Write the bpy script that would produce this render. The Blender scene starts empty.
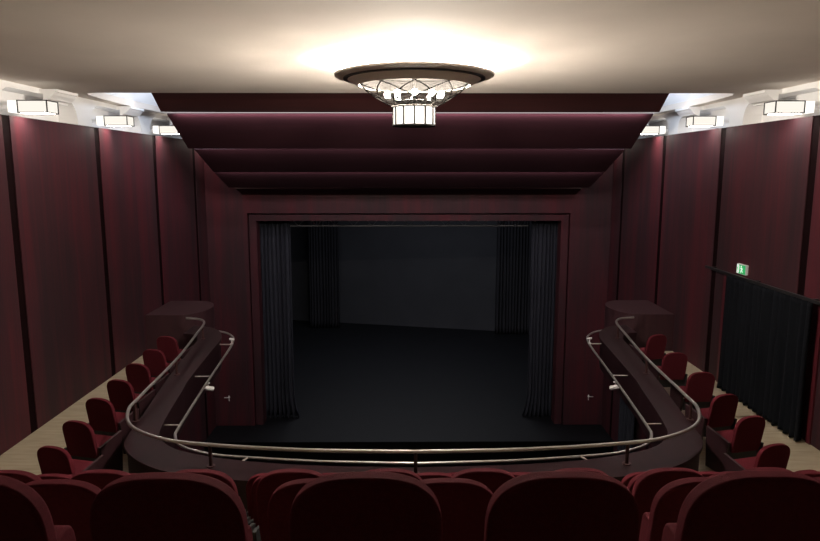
import bpy, bmesh, math, random
from math import sin, cos, pi, radians as R
from mathutils import Vector, Matrix
random.seed(7)
S = bpy.context.scene
COL = S.collection

# ------------------------------------------------------------------ materials
def new_mat(name):
    m = bpy.data.materials.new(name); m.use_nodes = True
    nt = m.node_tree
    return m, nt, nt.nodes['Principled BSDF']

def lin(c):
    return tuple(((x/255)/12.92 if x/255 <= .04045 else ((x/255+.055)/1.055)**2.4) for x in c) + (1,)

def plain(name, col, rough=.6, metal=0, spec=.5, emit=None, es=0):
    m, nt, b = new_mat(name)
    b.inputs['Base Color'].default_value = (*col, 1)
    b.inputs['Roughness'].default_value = rough
    b.inputs['Metallic'].default_value = metal
    b.inputs['Specular IOR Level'].default_value = spec
    if emit:
        b.inputs['Emission Color'].default_value = (*emit, 1)
        b.inputs['Emission Strength'].default_value = es
    return m

def noisy(name, stops, scale=(1, 1, 1), nscale=5, detail=5, rough=.6, spec=.3, bump=0, sheen=0, bscale=200, metal=0, distort=0.0):
    """colour ramp over a stretched noise, in object space"""
    m, nt, b = new_mat(name)
    N, L = nt.nodes, nt.links
    tc = N.new('ShaderNodeTexCoord'); mp = N.new('ShaderNodeMapping')
    mp.inputs['Scale'].default_value = scale
    L.new(tc.outputs['Object'], mp.inputs['Vector'])
    nz = N.new('ShaderNodeTexNoise'); nz.inputs['Scale'].default_value = nscale
    nz.inputs['Detail'].default_value = detail; nz.inputs['Distortion'].default_value = distort
    L.new(mp.outputs['Vector'], nz.inputs['Vector'])
    cr = N.new('ShaderNodeValToRGB')
    el = cr.color_ramp.elements
    while len(el) < len(stops): el.new(.5)
    for e, (p, c) in zip(el, stops):
        e.position = p; e.color = (*c, 1)
    L.new(nz.outputs['Fac'], cr.inputs['Fac'])
    L.new(cr.outputs['Color'], b.inputs['Base Color'])
    b.inputs['Roughness'].default_value = rough
    b.inputs['Specular IOR Level'].default_value = spec
    b.inputs['Metallic'].default_value = metal
    if sheen:
        b.inputs['Sheen Weight'].default_value = sheen
        b.inputs['Sheen Roughness'].default_value = .4
        b.inputs['Sheen Tint'].default_value = (*[min(1, x*3) for x in stops[-1][1]], 1)
    if bump:
        n2 = N.new('ShaderNodeTexNoise'); n2.inputs['Scale'].default_value = bscale; n2.inputs['Detail'].default_value = 2
        L.new(tc.outputs['Object'], n2.inputs['Vector'])
        bp = N.new('ShaderNodeBump'); bp.inputs['Strength'].default_value = bump; bp.inputs['Distance'].default_value = .01
        L.new(n2.outputs['Fac'], bp.inputs['Height']); L.new(bp.outputs['Normal'], b.inputs['Normal'])
    return m

def wood_wall(name, k=1.0):
    """stained red veneer: wide boards of differing tone with fine vertical grain"""
    m, nt, b = new_mat(name)
    N, L = nt.nodes, nt.links
    tc = N.new('ShaderNodeTexCoord')
    def noise(sc, scale, detail):
        mp = N.new('ShaderNodeMapping'); mp.inputs['Scale'].default_value = sc
        L.new(tc.outputs['Object'], mp.inputs['Vector'])
        n = N.new('ShaderNodeTexNoise'); n.inputs['Scale'].default_value = scale; n.inputs['Detail'].default_value = detail
        L.new(mp.outputs['Vector'], n.inputs['Vector']); return n
    a = noise((1, 1, .05), 2.7, 4); f = noise((1, 1, .05), 14, 6); p = noise((1, 1, .35), .9, 3)
    cr = N.new('ShaderNodeValToRGB'); el = cr.color_ramp.elements
    el.new(.5)
    for e, (q, c) in zip(el, [(.40, (.033*k, .0185*k, .0222*k)), (.5, (.053*k, .0190*k, .0242*k)), (.60, (.080*k, .0175*k, .0242*k))]):
        e.position = q; e.color = (*c, 1)
    ad = N.new('ShaderNodeMath'); ad.operation = 'MULTIPLY_ADD'; ad.inputs[1].default_value = .45
    ad2 = N.new('ShaderNodeMath'); ad2.operation = 'MULTIPLY_ADD'; ad2.inputs[1].default_value = .35
    sc = N.new('ShaderNodeMath'); sc.operation = 'MULTIPLY'; sc.inputs[1].default_value = .2
    L.new(f.outputs['Fac'], sc.inputs[0])
    L.new(p.outputs['Fac'], ad2.inputs[0]); L.new(sc.outputs[0], ad2.inputs[2])
    L.new(a.outputs['Fac'], ad.inputs[0]); L.new(ad2.outputs[0], ad.inputs[2])
    L.new(ad.outputs[0], cr.inputs['Fac']); L.new(cr.outputs['Color'], b.inputs['Base Color'])
    b.inputs['Roughness'].default_value = .55; b.inputs['Specular IOR Level'].default_value = .15
    return m

def emissive(name, col, st):
    m = bpy.data.materials.new(name); m.use_nodes = True
    nt = m.node_tree; nt.nodes.clear()
    o = nt.nodes.new('ShaderNodeOutputMaterial'); e = nt.nodes.new('ShaderNodeEmission')
    e.inputs['Color'].default_value = (*col, 1); e.inputs['Strength'].default_value = st
    nt.links.new(e.outputs[0], o.inputs['Surface'])
    return m

def thin_glass(name):
    m = bpy.data.materials.new(name); m.use_nodes = True
    nt = m.node_tree; nt.nodes.clear(); N, L = nt.nodes, nt.links
    o = N.new('ShaderNodeOutputMaterial')
    t = N.new('ShaderNodeBsdfTransparent'); t.inputs['Color'].default_value = (.97, .96, .94, 1)
    tl = N.new('ShaderNodeBsdfTranslucent'); tl.inputs['Color'].default_value = (.95, .92, .87, 1)
    g = N.new('ShaderNodeBsdfGlossy'); g.inputs['Roughness'].default_value = .05
    m1 = N.new('ShaderNodeMixShader'); m1.inputs['Fac'].default_value = .0003
    m2 = N.new('ShaderNodeMixShader'); m2.inputs['Fac'].default_value = .004
    L.new(t.outputs[0], m1.inputs[1]); L.new(tl.outputs[0], m1.inputs[2])
    L.new(m1.outputs[0], m2.inputs[1]); L.new(g.outputs[0], m2.inputs[2]); L.new(m2.outputs[0], o.inputs['Surface'])
    return m

M = {}
M['wall'] = wood_wall('red_veneer')
M['wall_dark'] = wood_wall('red_veneer_dark', .45)
M['reflector'] = noisy('reflector_veneer', [(.3, (.026, .0095, .0125)), (.7, (.035, .0115, .0155))], (.3, 4, 4), 3, 4, .5, .25)
M['header'] = noisy('header_veneer', [(.3, (.025, .0080, .0080)), (.7, (.033, .0092, .0092))], (.3, 4, 4), 3, 4, .6, .2)
M['parapet'] = noisy('parapet_veneer', [(.3, (.0175, .0064, .0086)), (.7, (.0245, .0078, .0110))], (3, .5, 3), 3, 5, .5, .2)
M['ceiling'] = noisy('ceiling_plaster', [(.3, (.71, .645, .575)), (.7, (.74, .67, .60))], (1, 1, 1), 2, 3, .9, .1)
M['white'] = noisy('white_plaster', [(.3, (.80, .79, .78)), (.7, (.84, .83, .82))], (1, 1, 1), 2, 3, .85, .1)
M['box'] = noisy('parapet_veneer_lit', [(.3, (.038, .0180, .0215)), (.7, (.050, .0205, .0250))], (3, 3, .5), 3, 5, .5, .2)  # parapet laminate made lighter, its stronger light put into the colour
M['velvet'] = noisy('red_velvet', [(.3, (.088, .0120, .0190)), (.7, (.112, .0142, .0225))], (1, 1, 1), 60, 3, .9, .1, bump=.35, sheen=.45, bscale=350)
M['panelwood'] = noisy('chair_panel', [(.3, (.028, .0120, .0155)), (.7, (.039, .0150, .0190))], (6, 6, 1), 4, 4, .5, .3)
M['black_metal'] = plain('black_metal', (.018, .018, .02), .5, .3)
M['rail'] = noisy('rail_steel', [(.3, (.54, .52, .50)), (.7, (.60, .58, .56))], (1, 1, 1), 6, 3, .36, .5, metal=.8)
M['floor'] = noisy('beige_boards', [(.25, (.33, .272, .185)), (.5, (.41, .347, .245)), (.75, (.46, .395, .285))], (1, 9, 1), 2.5, 5, .6, .3)
M['stage'] = noisy('stage_boards', [(.3, (.0043, .0048, .0066)), (.7, (.0064, .0070, .0092))], (.4, 5, 1), 3, 4, .6, .2)
M['black'] = plain('flat_black', (.003, .003, .003), .9, 0, .05)  # for apron face and pit, deep shade is put into this black
M['stage_grey'] = noisy('backdrop_grey', [(.3, (.0415, .0430, .0505)), (.7, (.0485, .0500, .0585))], (1, 1, 1), .8, 3, .9, .1)
M['drape'] = noisy('charcoal_drape', [(.3, (.027, .0298, .040)), (.7, (.0345, .0378, .049))], (4, 4, .3), 4, 3, .95, .05, sheen=.1)
M['drape_black'] = noisy('black_drape', [(.3, (.0070, .0080, .0108)), (.7, (.0098, .0110, .0142))], (4, 4, .3), 4, 3, .95, .05)
M['drape_leg'] = noisy('leg_drape', [(.3, (.022, .0222, .027)), (.7, (.030, .0302, .036))], (4, 4, .3), 4, 3, .95, .05)
M['ring_metal'] = plain('bronze_metal', (.82, .76, .70), .33, .1)
M['dark_metal'] = plain('dark_bronze', (.02, .017, .015), .5, .6)
M['lead'] = plain('lead_bars', (.035, .03, .026), .5, .3)
M['glare_damped'] = plain('glare_damped_plate', (.010, .0095, .009), .9, 0, 0)  # near-black colour stands in for a bright plate, damping the bulbs' glare
M['jet'] = plain('jet_bars', (.0010, .0009, .0008), .9, 0, 0)
M['glass'] = thin_glass('chandelier_glass')
M['bulb'] = emissive('bulb_glow', (1, .905, .80), 3100)
M['uplight'] = emissive('uplight_glow', (1, .91, .80), 430)
M['drum'] = emissive('drum_glow', (1, .95, .88), 1.7)
M['lamp_pane'] = emissive('wall_lamp_glow', (1, .93, .83), .92)
M['lamp_end'] = emissive('wall_lamp_end_glow', (1, .95, .87), 1.3)
M['lamp_under'] = emissive('wall_lamp_glow_low', (1, .90, .80), 34)
M['white_metal'] = plain('white_enamel', (.75, .75, .76), .4)
M['sign_green'] = plain('sign_green', (.02, .32, .10), .4, emit=(.03, .55, .16), es=.45)
M['sign_white'] = plain('sign_white', (.8, .85, .8), .4, emit=(.8, .95, .85), es=.6)
M['led'] = emissive('cove_strip_glow', (1, .93, .93), .5)

# ------------------------------------------------------------------ mesh builder
class MB:
    def __init__(s): s.v, s.f = [], []
    def add(s, vs, fs, mat=None):
        b = len(s.v)
        s.v += [tuple((mat @ Vector(p)) if mat else p) for p in vs]
        s.f += [tuple(b+i for i in f) for f in fs]
        return s
    def box(s, x0, x1, y0, y1, z0, z1, mat=None):
        vs = [(x, y, z) for z in (z0, z1) for y in (y0, y1) for x in (x0, x1)]
        return s.add(vs, [(0, 2, 3, 1), (4, 5, 7, 6), (0, 1, 5, 4), (2, 6, 7, 3), (0, 4, 6, 2), (1, 3, 7, 5)], mat)
    def prism(s, poly, a, b, axis='z', mat=None):
        """extrude a 2-D polygon along an axis: z -> (x,y), y -> (x,z), x -> (y,z)"""
        f = {'z': lambda p, h: (p[0], p[1], h), 'y': lambda p, h: (p[0], h, p[1]), 'x': lambda p, h: (h, p[0], p[1])}[axis]
        n = len(poly)
        vs = [f(p, a) for p in poly] + [f(p, b) for p in poly]
        fs = [tuple(range(n))[::-1], tuple(range(n, 2*n))] + [(i, (i+1) % n, n+(i+1) % n, n+i) for i in range(n)]
        return s.add(vs, fs, mat)
    def tube(s, pts, r, n=10, closed=False):
        P = [Vector(p) for p in pts]; m = len(P); vs = []; fs = []
        ref = Vector((0, 0, 1))
        for i, p in enumerate(P):
            if closed: t = (P[(i+1) % m]-P[i-1])
            else: t = P[min(i+1, m-1)]-P[max(i-1, 0)]
            t.normalize()
            up = ref if abs(t.dot(ref)) < .95 else Vector((1, 0, 0))
            a = t.cross(up).normalized(); b = a.cross(t).normalized()
            rr = r[i] if isinstance(r, (list, tuple)) else r
            vs += [tuple(p+a*cos(2*pi*k/n)*rr+b*sin(2*pi*k/n)*rr) for k in range(n)]
        for i in range(m if closed else m-1):
            j = (i+1) % m
            fs += [(i*n+k, i*n+(k+1) % n, j*n+(k+1) % n, j*n+k) for k in range(n)]
        if not closed:
            fs += [tuple(range(n))[::-1], tuple((m-1)*n+k for k in range(n))]
        return s.add(vs, fs)
    def rod(s, a, b, r, n=10): return s.tube([a, b], r, n)
    def lathe(s, prof, n=48, c=(0, 0, 0), cap=False):
        vs = [(c[0]+r*cos(2*pi*k/n), c[1]+r*sin(2*pi*k/n), c[2]+z) for r, z in prof for k in range(n)]
        fs = [(i*n+k, i*n+(k+1) % n, (i+1)*n+(k+1) % n, (i+1)*n+k) for i in range(len(prof)-1) for k in range(n)]
        if cap: fs += [tuple(range(n))[::-1], tuple((len(prof)-1)*n+k for k in range(n))]
        return s.add(vs, fs)
    def ball(s, c, r, n=12, m=8, sz=1):
        return s.lathe([(max(r*sin(pi*i/m), 1e-4), -r*sz*cos(pi*i/m)) for i in range(m+1)], n, c)
    def build(s, name, mat, parent=None, smooth=None, bevel=0, seg=2, solid=0):
        me = bpy.data.meshes.new(name)
        me.from_pydata(s.v, [], s.f); me.validate()
        bm = bmesh.new(); bm.from_mesh(me)
        bmesh.ops.recalc_face_normals(bm, faces=bm.faces); bm.to_mesh(me); bm.free()
        me.materials.append(mat)
        o = bpy.data.objects.new(name, me); COL.objects.link(o)
        if parent: o.parent = parent
        if smooth is not None:
            me.polygons.foreach_set('use_smooth', [True]*len(me.polygons))
            me.set_sharp_from_angle(angle=R(smooth))
        if bevel:
            b = o.modifiers.new('edge', 'BEVEL'); b.width = bevel; b.segments = seg; b.limit_method = 'ANGLE'; b.angle_limit = R(40)
            me.polygons.foreach_set('use_smooth', [True]*len(me.polygons))
            b.harden_normals = True
        if solid:
            d = o.modifiers.new('thick', 'SOLIDIFY'); d.thickness = solid; d.offset = 0
        return o

def tag(o, label=None, cat=None, group=None, kind=None):
    for k, v in (('label', label), ('category', cat), ('group', group), ('kind', kind)):
        if v: o[k] = v
    return o
def struct(o, label=None, cat=None):
    return tag(o, label, cat, None, 'structure')
def empty(name, loc=(0, 0, 0), rz=0):
    o = bpy.data.objects.new(name, None); o.empty_display_size = .1
    o.location = loc; o.rotation_euler = (0, 0, rz); COL.objects.link(o); return o
def copy_tree(o, parent=None):
    c = o.copy(); COL.objects.link(c)
    if parent: c.parent = parent
    for ch in list(o.children): copy_tree(ch, c)
    return c

def spline(pts, n=10):
    """Catmull-Rom through 2-D points"""
    out = []
    P = [pts[0]]+list(pts)+[pts[-1]]
    for i in range(1, len(P)-2):
        p0, p1, p2, p3 = P[i-1], P[i], P[i+1], P[i+2]
        for k in range(n):
            t = k/n
            out.append(tuple(.5*((2*p1[j])+(-p0[j]+p2[j])*t+(2*p0[j]-5*p1[j]+4*p2[j]-p3[j])*t*t+(-p0[j]+3*p1[j]-3*p2[j]+p3[j])*t**3) for j in range(len(p1))))
    out.append(tuple(pts[-1])); return out
def mirrored(half):
    """half: from x=0 out to the left; returns the whole curve left end -> right end"""
    return half[::-1]+[(-p[0], p[1]) for p in half[1:]]

# ------------------------------------------------------------------ dimensions (metres, eye at the origin, stage towards +y)
XW = 6.0                  # side walls
YP = 19.3                 # stage wall
ZF = -4.1                 # balcony floor
ZS = -7.87                 # stage floor
ZT = .8                   # top of the veneer walls
ZC = 1.3                  # ceiling
YC = 11.46                # front edge of the ceiling
YR = -1.6                 # wall behind the viewer
GROOVES = [6.9, 9.75, 12.6, 15.45, 18.3]

# ------------------------------------------------------------------ walls
DOOR = (9.3, 12.28)       # curtained opening in the right wall (y range)
for sgn, nm in ((-1, 'wall_left'), (1, 'wall_right')):
    mb = MB()
    ys = [YR] + GROOVES + [YP+.5]
    zb = -9.2
    for a, b in zip(ys[:-1], ys[1:]):
        y0 = a + (.19 if a in GROOVES else 0)
        mb.box(min(sgn*XW, sgn*(XW+.25)), max(sgn*XW, sgn*(XW+.25)), y0, b, zb, ZT)
    mb.box(min(sgn*(XW+.24), sgn*(XW+.27)), max(sgn*(XW+.24), sgn*(XW+.27)), YR, YP, zb, ZT-.001)
    struct(mb.build(nm, M['wall']))

M['groove'] = plain('groove_shade', (.0075, .0022, .0028), .8, 0, .05)  # near-black filler, the shade of an open gap put into its colour
for sgn in (-1, 1):
    for i, g in enumerate(GROOVES):
        mb = MB(); a, b = sorted((sgn*(XW+.012), sgn*(XW+.238)))
        mb.box(a, b, g+.001, g+.189, -9.1, ZT-.002)
        struct(mb.build('trim_%d' % (30+2*i+(sgn > 0)), M['groove']))
# stage wall with the proscenium opening
mb = MB()
ox, oz = 4.80, -1.27
mb.box(-XW-.25, -ox, YP, YP+.5, -9.2, 1.5); mb.box(ox, XW+.25, YP, YP+.5, -9.2, 1.5)
mb.box(-ox, ox, YP, YP+.5, oz, 1.5)
struct(mb.build('wall_front', M['wall']))
mb = MB(); ix, iz = 4.545, -1.50
og = ox-.035; mb.box(-og, -ix, YP+.06, YP+.48, ZS, oz-.05); mb.box(ix, og, YP+.06, YP+.48, ZS, oz-.05); mb.box(-ix, ix, YP+.06, YP+.48, iz, oz-.05)
mb.v = [(v[0]-2.3, v[1]-1.1, v[2]) for v in mb.v]
t1 = struct(mb.build('trim_1', M['wall'])); t1.location = (2.3, 1.1, 0)
mb = MB(); mb.box(-XW-.25, XW+.25, YR-.25, YR, -4.5, 1.5); struct(mb.build('wall_rear', M['wall_dark']))

# flush stage doors beside the proscenium
for sgn, nm in ((-1, 'door_1'), (1, 'door_2')):
    mb = MB(); a, b = sorted((sgn*5.92, sgn*4.98))
    mb.box(a, b, YP-.02, YP-.002, ZS+.01, ZS+2.1)
    d = struct(mb.build(nm, M['wall'], bevel=.004))
    hx = sgn*5.56
    h = MB(); h.lathe([(.03, -.006), (.03, .006)], 14, (0, 0, 0), True)
    h.v = [(hx+v[0], YP-.026+v[2], -6.93+v[1]) for v in h.v]
    h.rod((hx, YP-.02, -6.93), (hx, YP-.09, -6.93), .012); h.rod((hx, YP-.085, -6.93), (hx+sgn*.13, YP-.085, -6.93), .012)
    h.box(hx-.012, hx+.012, YP-.03, YP-.022, -7.06, -6.88)
    h.build('door_handle', M['white_metal'], d, smooth=40)

# ------------------------------------------------------------------ plaster frieze with lamp niches above the walls
def top_of(y):
    for g in GROOVES[:-1]:
        a, b, r = g-.08, g+2.25, .34
        if a < y < b:
            e = min(y-a, b-y)
            return 1.215 - (r-math.sqrt(max(r*r-(r-e)**2, 0)) if e < r else 0)
    return None
for sgn, nm in ((-1, 'trim_2'), (1, 'trim_3')):
    mb = MB()
    eps = sorted(set([YR, YP] + [round(YR+.1*i, 3) for i in range(int((YP-YR)/.1)+1)] + [g-.08+o for g in GROOVES[:-1] for o in (0, .0005, .01, .03, .06, .15, .25, .34, 1.99, 2.08, 2.18, 2.27, 2.3, 2.32, 2.3295, 2.33)]))
    xf, xb = sgn*XW, sgn*(XW+.34)
    for a, b in zip(eps[:-1], eps[1:]):
        ta, tb = top_of(a), top_of(b)
        m = top_of((a+b)/2)
        if m is None:
            mb.add([(xf, a, ZT), (xf, b, ZT), (xf, b, ZC), (xf, a, ZC)], [(0, 1, 2, 3)])
        else:
            ta = ta if ta is not None else ZT+.075; tb = tb if tb is not None else ZT+.075
            ta = max(ta, ZT); tb = max(tb, ZT)
            mb.add([(xf, a, ta), (xf, b, tb), (xf, b, ZC), (xf, a, ZC)], [(0, 1, 2, 3)])
            mb.add([(xb, a, ZT), (xb, b, ZT), (xb, b, tb), (xb, a, ta)], [(0, 1, 2, 3)])
            mb.add([(xf, a, ta), (xf, b, tb), (xb, b, tb), (xb, a, ta)], [(0, 1, 2, 3)])
    for g in GROOVES[:-1]:
        for y in (g-.08, g+2.25):
            mb.add([(xf, y, ZT), (xb, y, ZT), (xb, y, ZT+.3), (xf, y, ZT+.3)][:], [(0, 1, 2, 3)])
    mb.add([(xf, YR, ZT+.001), (xf, YP, ZT+.001), (xb, YP, ZT+.001), (xb, YR, ZT+.001)], [(0, 1, 2, 3)])
    # soft cove between frieze and ceiling
    cv = [(XW-.22*(1-sin(t)), ZC-.16*(1-cos(t))) for t in [pi/2*i/8 for i in range(9)]]
    prof = [(sgn*x, z) for x, z in cv] + [(sgn*XW, ZC+.02), (sgn*(XW-.22), ZC+.02)]
    struct(mb.build(nm, M['white'], smooth=35))

# crown moulding pieces over each lamp
for sgn in (-1, 1):
    for g in GROOVES[:4]:
        if g < 7: continue
        mb = MB()
        pr = [(6.0, 1.085), (5.965, 1.085), (5.955, 1.115), (5.90, 1.13), (5.89, 1.145), (5.83, 1.195), (5.80, 1.235), (5.775, 1.24), (5.77, 1.285), (6.0, 1.285)]
        mb.prism([(sgn*(x-.06), z) for x, z in pr], g+1.05, g+1.75, 'y')
        mb.box(*sorted((sgn*5.9, sgn*6.34)), g+1.06, g+1.74, 1.22, 1.283)
        struct(mb.build('trim_%d' % (10+GROOVES.index(g)*2+(sgn > 0)), M['white']))

# ------------------------------------------------------------------ ceiling with the lens-shaped opening towards the stage
half = [(0, YC), (-4.9, YC), (-5.35, YC+.0), (-5.56, YC+.06), (-5.66, YC+.3), (-5.74, YC+1.0), (-5.78, YC+1.9), (-5.76, 13.9), (-5.72, 15), (-5.70, YP)]
edge = mirrored(half)
mb = MB()
poly = [(-XW-.4, YP), (-XW-.4, YR-.2), (XW+.4, YR-.2), (XW+.4, YP)] + edge[::-1]
mb.prism(poly, ZC, ZC+.14)
struct(mb.build('ceiling', M['ceiling']))
# reveal and upper ceiling of the opening
mb = MB(); n = len(edge)
mb.add([(p[0], p[1], ZC+.12) for p in edge]+[(p[0]*.96, p[1]+.0, ZC+.75) for p in edge]+[(p[0]*.80, p[1]+.25, ZC+1.05) for p in edge],
       [(i, i+1, n+i+1, n+i) for i in range(n-1)]+[(n+i, n+i+1, 2*n+i+1, 2*n+i) for i in range(n-1)])
mb.box(-5.8, 5.8, YC, YP+.2, ZC+1.0, ZC+1.12)
struct(mb.build('trim_4', M['white'], smooth=30))

# ------------------------------------------------------------------ sound reflectors over the stage front
def reflector(name, y0, z0, y1, z1, bulge, mat, label, xh=4.9, t=.05, hang=True):
    mid = (y0+(y1-y0)*(.5-bulge), z0+(z1-z0)*(.5+bulge))
    pf = []
    for i in range(15):
        u = i/14
        pf.append(((1-u)**2*y0+2*u*(1-u)*mid[0]+u*u*y1, (1-u)**2*z0+2*u*(1-u)*mid[1]+u*u*z1))
    back = [(y+t*.9, z+t) for y, z in pf][::-1]
    mb = MB(); mb.prism(pf+back, -xh, xh, 'x')
    o = mb.build(name, mat, smooth=30)
    if hang:
        for x in (-3.2, 0, 3.2):
            yy = pf[3][0]+.05; zz = pf[3][1]+t*.6
            h = MB(); h.rod((x, yy, zz), (x, yy, ZC+1.0), .012, 8); h.build('hanger', M['black_metal'], o)
    return tag(o, label, 'reflector', 'veneer reflectors over the stage front')
G = []
reflector('sound_reflector', 12.95, 1.53, 13.48, 1.157, .0, M['header'], 'dark red flat board directly behind the ceiling edge, topmost of the stepped reflectors', 5.04)
reflector('sound_reflector', 13.56, 1.113, 14.77, .47, .0, M['reflector'], 'tall red-brown reflector under the thin bright line, largest of the stepped reflectors', 4.95)
reflector('sound_reflector', 15.04, .455, 16.45, -.05, .0, M['reflector'], 'red-brown reflector midway in the steps, third down from the ceiling')
reflector('sound_reflector', 16.5, -.06, 17.8, -.48, .0, M['reflector'], 'shallow dark red reflector, fourth down from the ceiling')
reflector('sound_reflector', 18.5, -.525, 19.22, -.72, .0, M['header'], 'narrow nearly black reflector meeting the stage wall, lowest of the steps', hang=False)
mb = MB(); mb.box(-4.93, 4.93, 13.475, 13.50, 1.134, 1.148)
tag(mb.build('cove_light_strip', M['led']), 'thin glowing strip along the top of the tallest reflector', 'strip light')

# ------------------------------------------------------------------ balcony: floor, tiers, parapet
outer = spline([(0, 6.80), (-1.5, 6.88), (-2.6, 7.05), (-3.25, 7.36), (-3.69, 7.85), (-3.83, 8.4), (-3.90, 9.0), (-4.12, 10.5), (-4.36, 12.6), (-4.41, 13.05), (-4.52, 13.40), (-4.70, 13.60), (-4.90, 13.66)], 8)
inner = spline([(0, 7.25), (-1.2, 7.31), (-2.2, 7.47), (-2.95, 7.74), (-3.33, 8.12), (-3.48, 8.6), (-3.68, 10.0), (-3.76, 10.6), (-3.91, 12.6), (-3.96, 13.2), (-4.12, 13.75), (-4.45, 14.2), (-4.9, 14.38)], 8)
def strip_between(mb, A, B, z0, z1):
    """solid wall between two open curves of any lengths (resampled)"""
    def resample(c, m):
        d = [0]
        for p, q in zip(c[:-1], c[1:]): d.append(d[-1]+math.dist(p, q))
        out = []; j = 0
        for i in range(m):
            s = d[-1]*i/(m-1)
            while j < len(d)-2 and d[j+1] < s: j += 1
            u = 0 if d[j+1] == d[j] else (s-d[j])/(d[j+1]-d[j]); u = min(max(u, 0), 1)
            out.append(tuple(c[j][k]+(c[j+1][k]-c[j][k])*u for k in (0, 1)))
        return out
    m = 220; A = resample(A, m); B = resample(B, m)
    vs = [(p[0], p[1], z1) for p in A]+[(p[0], p[1], z1) for p in B]+[(p[0], p[1], z0) for p in A]+[(p[0], p[1], z0) for p in B]
    fs = []
    for i in range(m-1):
        fs += [(i, i+1, m+i+1, m+i), (2*m+i, 3*m+i, 3*m+i+1, 2*m+i+1), (i, 2*m+i, 2*m+i+1, i+1), (m+i, m+i+1, 3*m+i+1, 3*m+i)]
    fs += [(0, m, 3*m, 2*m), (m-1, 3*m-1, 4*m-1, 2*m-1)]
    mb.add(vs, fs)
ZP = -3.48
def offset(c, d):
    out = []
    for i, p in enumerate(c):
        a, b = c[max(i-1, 0)], c[min(i+1, len(c)-1)]
        t = Vector((b[0]-a[0], b[1]-a[1])).normalized(); nrm = Vector((t.y, -t.x))
        out.append((p[0]+nrm.x*d, p[1]+nrm.y*d))
    return out
O, I = mirrored(outer), mirrored(inner)
mb = MB()
strip_between(mb, O, I, ZP-.05, ZP)                                   # top board
strip_between(mb, offset(O, -.03), offset(I, .03), -4.14, ZP-.05)        # body
struct(mb.build('balcony_parapet', M['parapet'], smooth=35))

mb = MB()
pl = [(-XW, 14.39), (-4.9, 14.39)] + [(p[0], p[1]) for p in outer[::-1]] + [(-p[0], p[1]) for p in outer[1:]] + [(4.9, 14.39), (XW, 14.39), (XW, 6.02), (-XW, 6.02)]
pl = [p for i, p in enumerate(pl) if i == 0 or math.dist(p, pl[i-1]) > 1e-4]
mb.prism(pl, ZF-.05, ZF)
struct(mb.build('floor', M['floor']))
ROWS = {1: (1.71, -1.738), 2: (2.63, -2.217), 3: (3.58, -2.63), 4: (4.50, -3.105), 5: (5.45, -3.57)}
mb = MB()
ys = [YR]+[ROWS[k][0]-.1 for k in range(1, 6)]+[6.04]; zs = [-1.27]+[ROWS[k][1] for k in range(1, 6)]
for i in range(6):
    mb.box(-XW, XW, ys[i], ys[i+1], ZF-.3, zs[i])
struct(mb.build('seating_tiers', M['floor']))

# half-round box at the end of each balcony arm
for sgn, w in ((-1, 'left'), (1, 'right')):
    pts = [(-XW+.002, 14.4)]+[(-5.28+.55*sin(a), 15.22-.82*cos(a)) for a in [pi*i/20 for i in range(0, 21)]]+[(-XW+.002, 16.04)]
    pts = [(sgn*-p[0], p[1]) for p in pts]
    mb = MB(); mb.prism(pts, -4.9, -3.245)
    o = mb.build('stage_box', M['box'], smooth=35)
    tag(o, 'dark maroon half-round box against the %s wall where the balcony arm ends' % w, 'box', 'half-round boxes ending the balcony arms')

# ------------------------------------------------------------------ handrails
def with_z(c, z): return [(p[0], p[1], z) for p in c]
up = spline([(0, 7.09), (-1.25, 7.14), (-2.4, 7.29), (-3.05, 7.47), (-3.6, 7.88), (-3.87, 8.45), (-3.93, 9.05), (-4.05, 10.88), (-4.27, 12.7), (-4.33, 13.2), (-4.42, 13.6), (-4.6, 13.85), (-4.92, 13.97)], 8)
zu, zl = -3.212, -3.6
hr = empty('handrail', (0, 7.09, ZP)); tag(hr, 'upper steel handrail on short posts curving round the balcony parapet top', 'handrail')
def local(o, root):                       # keep world placement under an Empty
    o.parent = root; o.matrix_parent_inverse = root.matrix_basis.inverted(); return o
mb = MB(); mb.tube(with_z(mirrored(up), zu), .023, 12); local(mb.build('rail', M['rail'], smooth=60), hr)
M['post'] = plain('maroon_post', (.055, .022, .022), .5, .1)
posts = [(0, 7.09), (-2.43, 7.295), (2.53, 7.315), (-3.895, 8.7), (3.895, 8.7), (-4.045, 10.8), (4.045, 10.8), (-4.33, 13.2), (4.33, 13.2)]
for x, y in posts:
    mb = MB(); mb.rod((x, y, ZP), (x, y, zu), .021, 10); mb.lathe([(.05, 0), (.05, .012), (.022, .014)], 16, (x, y, ZP), True)
    local(mb.build('post', M['post'], smooth=40), hr)
lo = spline([(0, 7.60), (-1.2, 7.665), (-2.34, 7.82), (-2.72, 7.93), (-3.07, 8.14), (-3.26, 8.45), (-3.33, 8.85), (-3.52, 10.8), (-3.70, 12.9), (-3.76, 13.36), (-3.87, 13.8), (-4.15, 14.2), (-4.55, 14.42)], 8)
hl = empty('handrail', (0, 7.53, zl)); tag(hl, 'lower steel rail carried on brackets along the stage face of the parapet', 'handrail')
mb = MB(); mb.tube(with_z(mirrored(lo), zl), .021, 12); local(mb.build('rail', M['rail'], smooth=60), hl)
def nearest(c, p): return min(c, key=lambda q: math.dist(p, q))
M['bracket'] = plain('bracket_steel', (.72, .66, .60), .4, .7)
IO = offset(I, .03)
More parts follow.
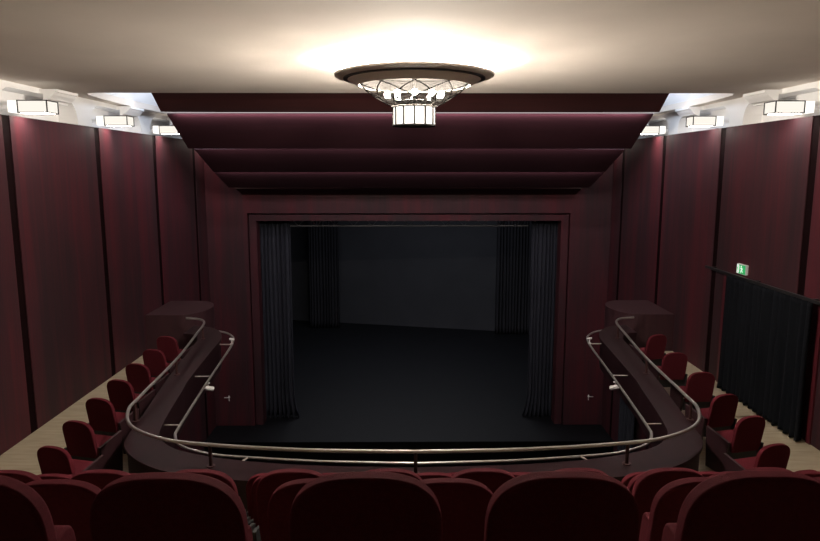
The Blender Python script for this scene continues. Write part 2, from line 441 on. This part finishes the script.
for y in (8.8, 11.0, 13.2):
    for sgn in (-1, 1):
        p = min((q for q in lo), key=lambda q: abs(q[1]-y) + (0 if q[0] < -2.9 else 9)); q = (p[0]-.35, p[1])
        fx = min((k for k in IO if k[0] < -2.9), key=lambda k: abs(k[1]-p[1]))
        mb = MB(); mb.rod((sgn*-p[0], p[1], zl), (sgn*-fx[0], p[1], zl), .012, 8)
        local(mb.build('bracket', M['bracket'], smooth=40), hl)
for x in (-2.18, 0, 2.18):
    p = nearest(mirrored(lo), (x, 7.7)); f = nearest(IO, p)
    mb = MB(); mb.rod((p[0], p[1], zl), (f[0], f[1], zl+.04), .014, 8)
    local(mb.build('bracket', M['bracket'], smooth=40), hl)

# small white spotlights clamped on the lower rail
def spot(x, y, sgn, label, big):
    r = empty('spotlight', (x, y, zl)); tag(r, label, 'spotlight', 'white spotlights on the lower rail')
    q = -1 if big else 1; mb = MB(); mb.box(-.03, .03, -.02, .02, *sorted((q*.026, q*.040))); mb.rod((0, 0, q*.035), (0, .0, q*.115), .010)
    mb.build('clamp', M['white_metal'], r, smooth=40)
    k = 1 if big else .6
    z = -.125 if big else .13
    mb = MB(); d = Vector((-sgn*.15, .06, -.05))*k; a = Vector((0, 0, z))-d*.45
    mb.tube([a, a+d*.15, a+d*.9, a+d], [.030*k, .040*k, .042*k, .038*k], 16)
    mb.build('lamp_head', M['white_metal'], r, smooth=40)
for sgn, w in ((-1, 'left'), (1, 'right')):
    p = min((q for q in lo if q[0] < -3), key=lambda q: abs(q[1]-10.75))
    spot(sgn*-p[0], p[1], sgn, 'white tube spotlight hung under the middle of the %s arm rail' % w, True)
    p = min((q for q in lo if q[0] < -3), key=lambda q: abs(q[1]-13.1))
    spot(sgn*-p[0], p[1], sgn, 'small white spotlight clamped at the far bend of the %s arm rail' % w, False)

# ------------------------------------------------------------------ theatre chairs
def chair_proto(side=0):
    r = empty('theatre_chair')
    w, n = .224, 2.8
    pts = []
    for i in range(33):
        a = pi*i/32
        c, s_ = cos(a), sin(a)
        pts.append((w*math.copysign(abs(c)**(2/n), c), .68+.20*abs(s_)**(2/n)))
    pts += [(-w*1.0, .5), (-w*.98, .40), (-w*.93, .35), (w*.93, .35), (w*.98, .40), (w*1.0, .5)]
    tilt = lambda z: -.20-.10*(z-.35)/.53
    mb = MB(); k = len(pts); t = .062
    # gently hollowed front, flat back
    mb.add([(x, tilt(z), z) for x, z in pts]+[(x, tilt(z)+t, z) for x, z in pts],
           [tuple(range(k)), tuple(range(k, 2*k))[::-1]]+[(i, (i+1) % k, k+(i+1) % k, k+i) for i in range(k)])
    mb.build('backrest', M['velvet'], r, bevel=.014, seg=3)
    mb = MB()
    if side: pr, sw = [(-.13, .40), (.22, .40), (.25, .42), (.26, .45), (.245, .475), (.20, .49), (-.13, .475)], .215     # seat down
    else: pr, sw = [(-.135, .38), (-.03, .36), (-.015, .38), (-.02, .46), (-.045, .58), (-.06, .61), (-.09, .62), (-.165, .61)], .195  # tipped up
    mb.prism(pr, -sw, sw, 'x'); mb.build('seat', M['velvet'], r, bevel=.012, seg=2)
    for sx in (-1, 1):
        if sx == side:                      # end panel towards the parapet
            mb = MB(); pr = [(-.12, 0), (.21, 0), (.25, .57), (-.19, .50)]
            mb.prism(pr, *sorted((sx*.24, sx*.275)), 'x'); mb.build('side_panel', M['panelwood'], r)
        else:
            mb = MB(); pr = [(-.16, 0), (.12, 0), (.12, .03), (-.02, .06), (.02, .38), (-.19, .46), (-.225, .46)]
            mb.prism(pr, *sorted((sx*.24, sx*.262)), 'x'); mb.build('leg', M['black_metal'], r)
    mb = MB(); mb.box(-.225, .225, -.15, -.02, .27, .345); mb.box(-.225, .225, -.155, -.12, .20, .34)
    mb.build('seat_pan', M['black_metal'], r)
    return r
PROTO = {}
def chair(x, y, z, rz, label, group, side=0):
    if side not in PROTO: o = PROTO[side] = chair_proto(side)
    else: o = copy_tree(PROTO[side])
    o.location = (x, y, z); o.rotation_euler = (0, 0, rz)
    return tag(o, label, 'chair', group)
ORD = ['first', 'second', 'third', 'fourth', 'fifth', 'sixth', 'seventh', 'eighth', 'ninth', 'tenth', 'eleventh', 'twelfth', 'thirteenth']
ROWNAME = {1: 'nearest row', 2: 'second row from the viewer', 3: 'third row from the viewer', 4: 'fourth row from the viewer', 5: 'front row of the tiers'}
SPAN = {1: (-.234, -2, 2), 2: (.066, -3, 3), 3: (-.219, -4, 4), 4: (.081, -6, 5), 5: (-.204, -6, 6)}
for k in range(1, 6):
    x0, a, b = SPAN[k]; y, z = ROWS[k]
    for i, j in enumerate(range(a, b+1)):
        chair(x0+{1: .575, 2: .570}.get(k, .564)*j, y+.30, z, 0, 'red velvet chair in the %s, %s from its left end' % (ROWNAME[k], ORD[i]), 'red chairs in the balcony rows')
left = [(-4.33, 8.05), (-4.44, 8.90), (-4.51, 9.73), (-4.58, 10.58), (-4.64, 11.46), (-4.74, 12.40)]
right = [(4.41, 8.15), (4.48, 9.00), (4.66, 10.05), (4.70, 11.18), (4.80, 12.45)]
for i, (x, y) in enumerate(left):
    lab = 'red velvet chair beside the left arm rail, %s' % ('nearest the half-round box' if i == 5 else ORD[5-i]+' back from the half-round box')
    chair(x, y+.28, ZF, R(-14), lab, 'red chairs along the left arm', 1)
for i, (x, y) in enumerate(right):
    lab = 'red velvet chair beside the right arm rail, %s' % ('nearest the half-round box' if i == 4 else ORD[4-i]+' back from the half-round box')
    chair(x, y+.28, ZF, R((14, 14, 2, 2, 18)[i]), lab, 'red chairs along the right arm', -1)
for sgn, w in ((-1, 'left'), (1, 'right')):
    chair(sgn*4.22, 7.30+.24, ZF, R(-14*-sgn), 'red velvet chair at the %s bend of the parapet, in front of another' % w, 'red chairs at the parapet bends', -sgn)
    chair(sgn*4.18, 6.62+.24, ZF, R(-10*-sgn), 'red velvet chair at the %s bend, rearmost of that file' % w, 'red chairs at the parapet bends', -sgn)

# ------------------------------------------------------------------ stage
mb = MB(); mb.box(-XW+.001, XW-.001, 18.05, YP+.6, ZS-.06, ZS); mb.box(-9, 9, YP+.6, 34.5, ZS-.06, ZS)
mb.box(-XW+.001, XW-.001, 18.06, 18.2, -9.2, ZS-.06)
struct(mb.build('stage_floor', M['stage']))
mb = MB(); mb.box(-XW, XW, 18.04, 18.05, -9.2, ZS-.02); struct(mb.build('stage_apron_face', M['black']))
mb = MB(); mb.box(-XW, XW, 3, 18.04, -9.3, -9.2); struct(mb.build('pit_floor', M['black']))
mb = MB(); mb.box(-XW, XW, 2.9, 3.1, -9.2, ZF-.3); struct(mb.build('wall_pit_rear', M['black']))
mb = MB(); mb.add([(-9, 34.4, ZS), (9, 30.2, ZS), (9, 30.2, .5), (-9, 34.4, .5), (-9, 34.6, ZS), (9, 30.4, ZS), (9, 30.4, .5), (-9, 34.6, .5)],
                  [(0, 1, 2, 3), (4, 7, 6, 5), (0, 4, 5, 1), (3, 2, 6, 7), (0, 3, 7, 4), (1, 5, 6, 2)])
struct(mb.build('wall_back', M['stage_grey']))
mb = MB()
for s_ in (-1, 1): mb.box(min(s_*8.8, s_*9), max(s_*8.8, s_*9), YP+.5, 34.6, ZS, .5)
mb.box(-9, 9, YP+.5, 34.6, .5, .6)
struct(mb.build('wall_stage_sides', M['black']))

def curtain(name, mat, p0, p1, ztop, zbot, pleats, amp, flare=0, hem=0, seed=1, nz=26):
    rnd = random.Random(seed)
    a, b = Vector(p0), Vector(p1); L = (b-a).length; d = (b-a)/L; nrm = Vector((-d.y, d.x))
    ph = [rnd.uniform(-.8, .8) for _ in range(pleats+2)]; am = [rnd.uniform(.6, 1.25) for _ in range(pleats+2)]
    nx = pleats*8; mb = MB(); vs = []
    for k in range(nz+1):
        w = k/nz; z = ztop+(zbot-ztop)*w
        e = max(0, (w-.86)/.14)**2
        for i in range(nx+1):
            u = i/nx; q = u*pleats; c = int(q)
            mixa = am[c]+(am[c+1]-am[c])*(q-c); mixp = ph[c]+(ph[c+1]-ph[c])*(q-c)
            off = amp*mixa*(sin(2*pi*q+mixp)+.25*sin(4*pi*q+2*mixp+w))*(.75+.35*w)*(1+hem*e)
            s = u*L+flare*e*max(0, (u-.4)/.6)+.012*sin(3*w+q)
            p = a+d*s+nrm*off
            vs.append((p.x, p.y, z+ (.02*sin(2*pi*q+1) if k == nz else 0)))
    mb.add(vs, [(k*(nx+1)+i, k*(nx+1)+i+1, (k+1)*(nx+1)+i+1, (k+1)*(nx+1)+i) for k in range(nz) for i in range(nx)])
    return mb.build(name, mat, smooth=80, solid=.012)
tag(curtain('stage_curtain', M['drape'], (-4.78, 19.98), (-3.65, 19.98), -1.5, ZS+.03, 9, .055, .16, 1.1, 1), 'charcoal house curtain drawn to the left jamb of the stage opening', 'curtain', 'house curtains')
tag(curtain('stage_curtain', M['drape'], (4.78, 19.98), (3.79, 19.98), -1.5, ZS+.03, 9, .055, .16, 1.1, 2), 'charcoal house curtain drawn to the right jamb of the stage opening', 'curtain', 'house curtains')
tag(curtain('leg_curtain', M['drape_leg'], (-4.87, 31.9), (-3.42, 31.9), .2, ZS+.03, 10, .06, 0, .3, 3), 'black leg drape upstage on the left, before the grey back wall', 'curtain', 'upstage leg drapes')
tag(curtain('leg_curtain', M['drape_leg'], (5.88, 30.6), (4.23, 30.6), .2, ZS+.03, 11, .06, 0, .3, 4), 'black leg drape upstage on the right, before the grey back wall', 'curtain', 'upstage leg drapes')
# truss
tr = empty('lighting_truss', (0, 20.35, -1.6)); tag(tr, 'dark lighting truss with zigzag webbing hung across the top of the stage opening', 'truss')
M['truss'] = plain('truss_metal', (.20, .205, .22), .5, .1)
for zz, yy, nm in ((-1.73, 20.35, 'chord'), (-1.44, 20.35, 'chord'), (-1.44, 20.62, 'chord')):
    mb = MB(); mb.rod((-3.75, yy, zz), (3.75, yy, zz), .028, 10); local(mb.build(nm, M['truss'], smooth=60), tr)
mb = MB(); nn = 26
for i in range(nn):
    xa = -3.75+7.5*i/nn; xb = -3.75+7.5*(i+1)/nn
    za, zb_ = (-1.44, -1.73) if i % 2 == 0 else (-1.73, -1.44)
    mb.rod((xa, 20.35, za), (xb, 20.35, zb_), .012, 6)
    ya, yb = (20.62, 20.35) if i % 2 == 0 else (20.35, 20.62)
    mb.rod((xa, ya, -1.44 if i % 2 == 0 else -1.73), (xb, yb, -1.73 if i % 2 == 0 else -1.44), .010, 6)
local(mb.build('webbing', M['truss'], smooth=60), tr)
tag(curtain('border_curtain', M['drape_black'], (-6, 21.2), (6, 21.2), .2, -1.45, 40, .05, 0, 0, 6, 4), 'black border drape hung behind the lighting truss', 'curtain')

# ------------------------------------------------------------------ right wall: curtained doorway, exit sign, low side curtain
mb = MB(); mb.box(XW-.025, XW, 12.0, 12.22, ZF, -1.95); mb.box(XW-.025, XW, 9.25, 9.35, ZF, -1.95)
struct(mb.build('trim_5', plain('red_frame', (.075, .008, .014), .5)))
cr_ = empty('curtain_rail', (5.86, 11.2, -1.9)); tag(cr_, 'dark curtain rail fixed on the right wall under the exit sign', 'curtain rail')
mb = MB(); mb.box(5.84, 5.88, 9.1, 12.75, -1.925, -1.875); local(mb.build('rail', M['black_metal'], bevel=.005), cr_)
for y in (9.4, 11.0, 12.6):
    mb = MB(); mb.box(5.88, 5.999, y-.015, y+.015, -1.915, -1.885); local(mb.build('bracket', M['black_metal']), cr_)
tag(curtain('door_curtain', M['drape_black'], (5.86, 9.3), (5.86, 11.9), -1.93, ZF+.02, 17, .055, 0, .2, 9), 'black full-length curtain covering the doorway in the right wall', 'curtain')
tag(curtain('side_curtain', M['drape'], (5.88, 16.15), (5.88, 17.35), -5.6, -8.9, 9, .04, 0, .1, 12), 'dark curtain low on the right wall beneath the balcony arm', 'curtain')
sg = empty('exit_sign', (XW, 11.56, -1.775)); tag(sg, 'small lit green exit sign with running figure above the curtain rail', 'sign')
mb = MB(); mb.box(XW-.05, XW-.001, 11.40, 11.72, -1.865, -1.685); local(mb.build('housing', M['white_metal'], bevel=.006), sg)
mb = MB(); mb.box(XW-.055, XW-.05, 11.415, 11.635, -1.853, -1.697); local(mb.build('green_panel', M['sign_green']), sg)
mb = MB(); mb.box(XW-.055, XW-.05, 11.635, 11.705, -1.853, -1.697); local(mb.build('white_panel', M['sign_white']), sg)
X0, X1 = XW-.059, XW-.0551
def yz(a, b, w):     # slanted bar in the sign's plane
    (y0, z0), (y1, z1) = a, b; d = Vector((y1-y0, z1-z0)).normalized(); n_ = Vector((-d.y, d.x))*w/2
    return [(y0+n_.x, z0+n_.y), (y1+n_.x, z1+n_.y), (y1-n_.x, z1-n_.y), (y0-n_.x, z0-n_.y)]
mb = MB(); cy, cz = 11.545, -1.775
for a, b, w in (((0, .03), (-.012, -.012), .026), ((-.012, -.012), (.02, -.035), .014), ((.02, -.035), (.012, -.066), .012), ((-.012, -.012), (-.035, -.04), .014), ((-.035, -.04), (-.058, -.045), .012), ((0, .028), (.035, .012), .010), ((0, .028), (-.035, .018), .010), ((-.035, .018), (-.042, -.008), .009)):
    mb.prism(yz((cy+a[0], cz+a[1]), (cy+b[0], cz+b[1]), w), X0, X1, 'x')
mb.prism([(cy+.006+.014*cos(t), cz+.052+.014*sin(t)) for t in [2*pi*i/12 for i in range(12)]], X0, X1, 'x')
mb.prism([(cy+.075, cz-.06), (cy+.085, cz-.06), (cy+.085, cz+.06), (cy+.075, cz+.06)], X0, X1, 'x')
local(mb.build('running_figure', M['sign_white']), sg)
mb = MB(); ay = 11.67
mb.prism([(ay-.007, -1.80), (ay+.007, -1.80), (ay+.007, -1.765), (ay+.02, -1.765), (ay, -1.735), (ay-.02, -1.765), (ay-.007, -1.765)][::-1], X0, X1, 'x')
local(mb.build('arrow', M['sign_green']), sg)

# ------------------------------------------------------------------ box lamps in the frieze niches
def wall_lamp(sgn, g, label):
    r = empty('wall_lamp', (sgn*XW, g+.65, .975)); tag(r, label, 'wall lamp', 'box lamps in the wall niches')
    y0, y1, z0, z1 = g+.32, g+.64, .855, 1.032
    xa, xb, xe = 5.94, 5.50, 6.09
    s2 = lambda a, b: tuple(sorted((sgn*a, sgn*b)))
    mb = MB(); mb.box(*s2(xa, xb+.004), y0+.004, y1-.004, z0+.004, z1-.004); local(mb.build('diffuser', M['lamp_pane']), r)
    mb = MB(); mb.box(*s2(xe, xa), y0, y1, z0+.002, z1-.002); local(mb.build('end_diffuser', M['lamp_end']), r)
    mb = MB(); e = .0075
    for x in (xa, xb):
        for y in (y0, y1): mb.box(*s2(x-e, x+e), y-e, y+e, z0, z1)
    for z in (z0, z1):
        for y in (y0, y1): mb.box(*s2(xb-e, xa+e), y-e, y+e, z-e, z+e)
        for x in (xa, xb): mb.box(*s2(x-e, x+e), y0, y1, z-e, z+e)
    local(mb.build('frame', M['lead']), r)
    mb = MB(); mb.box(*s2(xa, xb+.03), y0+.03, y1-.03, z0-.004, z0-.001); local(mb.build('lower_pane', M['lamp_under']), r)
    mb = MB(); mb.box(*s2(xe, XW+.338), y0+.08, y1-.08, z0+.06, z1-.06); local(mb.build('wall_mount', M['white_metal']), r)
for sgn, w in ((-1, 'left'), (1, 'right')):
    wall_lamp(sgn, GROOVES[1], 'glowing box lamp in the %s wall niche furthest from the stage' % w)
    wall_lamp(sgn, GROOVES[2], 'glowing box lamp in the %s wall niche, beside the ceiling opening' % w)
    wall_lamp(sgn, GROOVES[3], 'glowing box lamp in the %s wall niche, half hidden by the reflectors' % w)

# ------------------------------------------------------------------ chandelier
KS = .955
CX, CY = -.005, 8.6*KS
ch = empty('chandelier', (CX, CY, ZC)); tag(ch, 'large round bronze chandelier with glass cone and lit drum under the ceiling', 'chandelier')
def chp(mb, name, mat, parent=None, **k):
    mb.v = [(v[0]*KS, v[1]*KS, (v[2]-.028)*KS-ZC) for v in mb.v]
    return mb.build(name, mat, parent or ch, **k)
chp(MB().lathe([(.02, 1.30), (.30, 1.30), (.30, 1.262), (.70, 1.238), (.70, 1.23), (.30, 1.23), (.02, 1.23)], 64), 'interior_plate', M['glare_damped'], smooth=30)
chp(MB().tube([(.94*cos(2*pi*k/96), .94*sin(2*pi*k/96), 1.262) for k in range(96)], .012, 8, True), 'uplight_tube', M['uplight'], smooth=80)
def ring(name, mat, pr):
    mb = MB(); k = len(pr); n = 96
    vs = [(r*cos(2*pi*j/n), r*sin(2*pi*j/n), z) for r, z in pr for j in range(n)]
    mb.add(vs, [(i*n+j, i*n+(j+1) % n, ((i+1) % k)*n+(j+1) % n, ((i+1) % k)*n+j) for i in range(k) for j in range(n)])
    return chp(mb, name, mat, smooth=25)
ring('outer_ring', M['ring_metal'], [(.90, 1.245), (1.0, 1.238), (1.018, 1.225), (1.018, 1.205), (1.0, 1.196), (.90, 1.180)])
ring('shadow_ring', M['dark_metal'], [(.845, 1.235), (.905, 1.235), (.905, 1.165), (.845, 1.165)])
ring('inner_ring', M['ring_metal'], [(.70, 1.235), (.85, 1.235), (.862, 1.20), (.862, 1.175), (.84, 1.155), (.715, 1.09), (.70, 1.095)])
# glass cone
cone = [(.705, 1.10), (.60, 1.02), (.48, .94), (.37, .875), (.285, .835)]
chp(MB().lathe([(.692, 1.235), (.692, 1.097)], 64), 'added_glare_lining', M['glare_damped'])  # added dark lining that keeps bulb glare off the inner ring
chp(MB().lathe(cone, 48), 'glass_cone', M['glass'], smooth=60)
def cone_at(u):
    u = min(max(u, 0), 1)*(len(cone)-1); i = min(int(u), len(cone)-2); f = u-i
    return (cone[i][0]+(cone[i+1][0]-cone[i][0])*f, cone[i][1]+(cone[i+1][1]-cone[i][1])*f)
NB = 10
for k in range(NB):
    for s_ in (-1, 1):
        path = []
        for i in range(17):
            u = 1-i/16; rr, zz = cone_at(u); th = 2*pi*(k+.5)/NB-pi/2+s_*R(58)*(i/16)**1.25
            path.append(((rr+.004)*cos(th), (rr+.004)*sin(th), zz))
        chp(MB().tube(path, .0065, 6), 'glazing_bar', M['jet'], smooth=60)
ring('cone_rim', M['lead'], [(.275, .84), (.295, .84), (.295, .825), (.275, .825)])
# drum
ring('drum_top_rim', M['lead'], [(.262, .838), (.279, .838), (.279, .818), (.262, .818)])
chp(MB().lathe([(.268, .82), (.268, .60)], 12), 'drum_shade', M['drum'])
for k in range(12):
    th = 2*pi*k/12
    chp(MB().box(-.010, .010, .262, .281, .585, .83, Matrix.Rotation(th-pi/2, 4, 'Z')), 'drum_bar', M['lead'])
chp(MB().lathe([(.002, .578), (.26, .578), (.281, .584), (.281, .602), (.26, .604), (.002, .604)], 48), 'drum_base', M['dark_metal'], smooth=30)
# bulbs and their holders
for k in range(NB):
    th = 2*pi*k/NB-pi/2+.0
    x, y = .36*cos(th), .36*sin(th)
    chp(MB().rod((x*.6, y*.6, .90), (x, y, .925), .012, 8).lathe([(.02, .93), (.026, .945), (.02, .96)], 12, (x, y, -.03), True), 'bulb_holder', M['jet'], smooth=40)
    chp(MB().ball((x, y, .975), .036), 'bulb', M['bulb'], smooth=80)
chp(MB().rod((0, 0, 1.29), (0, 0, 1.3/KS+.026), .09, 24).lathe([(.25, 1.3/KS), (.25, 1.3/KS+.026)], 32, (0, 0, 0), True), 'ceiling_mount', M['white'], smooth=40)
chp(MB().rod((0, 0, .83), (0, 0, 1.24), .03, 12).lathe([(.22, .885), (.24, .895), (.22, .91)], 32, (0, 0, 0), True), 'stem', M['glare_damped'], smooth=40)

# ------------------------------------------------------------------ lights that are not lamp meshes
def area(name, loc, rot, size, sy, energy, col):
    l = bpy.data.lights.new(name, 'AREA'); l.shape = 'RECTANGLE'; l.size = size; l.size_y = sy; l.energy = energy; l.color = col
    o = bpy.data.objects.new(name, l); COL.objects.link(o); o.location = loc; o.rotation_euler = rot; return o
for s_ in (-1, 1):
    area('cove_cool_light', (s_*4.3, 13.9, 1.9), (0, R(-70*s_), 0), .5, 2.5, 34, (.76, .85, 1))  # unseen cool lamp behind the bluish light in the ceiling opening
    area('niche_lamp', (s_*5.74, 18.8, .86), (0, 0, 0), .4, .3, 9, (1, .88, .76))
area('stage_fill_light', (0, 25, .3), (0, 0, 0), 8, 5, 270, (.92, .94, 1))  # added unseen light that lifts the stage and its back wall
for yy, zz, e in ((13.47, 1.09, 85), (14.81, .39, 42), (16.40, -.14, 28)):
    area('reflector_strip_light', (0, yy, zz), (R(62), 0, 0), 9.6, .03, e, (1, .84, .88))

w = bpy.data.worlds.new('World'); S.world = w; w.use_nodes = True
w.node_tree.nodes['Background'].inputs[0].default_value = (1, .85, .75, 1)
w.node_tree.nodes['Background'].inputs[1].default_value = 0

# ------------------------------------------------------------------ camera and colour
cam = bpy.data.cameras.new('Camera'); co = bpy.data.objects.new('Camera', cam); COL.objects.link(co)
co.location = (-.118, 0, 0); co.rotation_euler = (R(90-8.8), 0, R(-.43))
cam.sensor_fit = 'HORIZONTAL'; cam.sensor_width = 36; cam.lens = 650/820*36; cam.clip_start = .05
S.camera = co
S.cycles.use_denoising = True
S.cycles.max_bounces = 10; S.cycles.diffuse_bounces = 6; S.cycles.transparent_max_bounces = 16
S.cycles.sample_clamp_indirect = 6
vs_ = S.view_settings
vs_.view_transform = 'Standard'; vs_.look = 'None'; vs_.gamma = 1; vs_.exposure = .15; vs_.use_curve_mapping = False
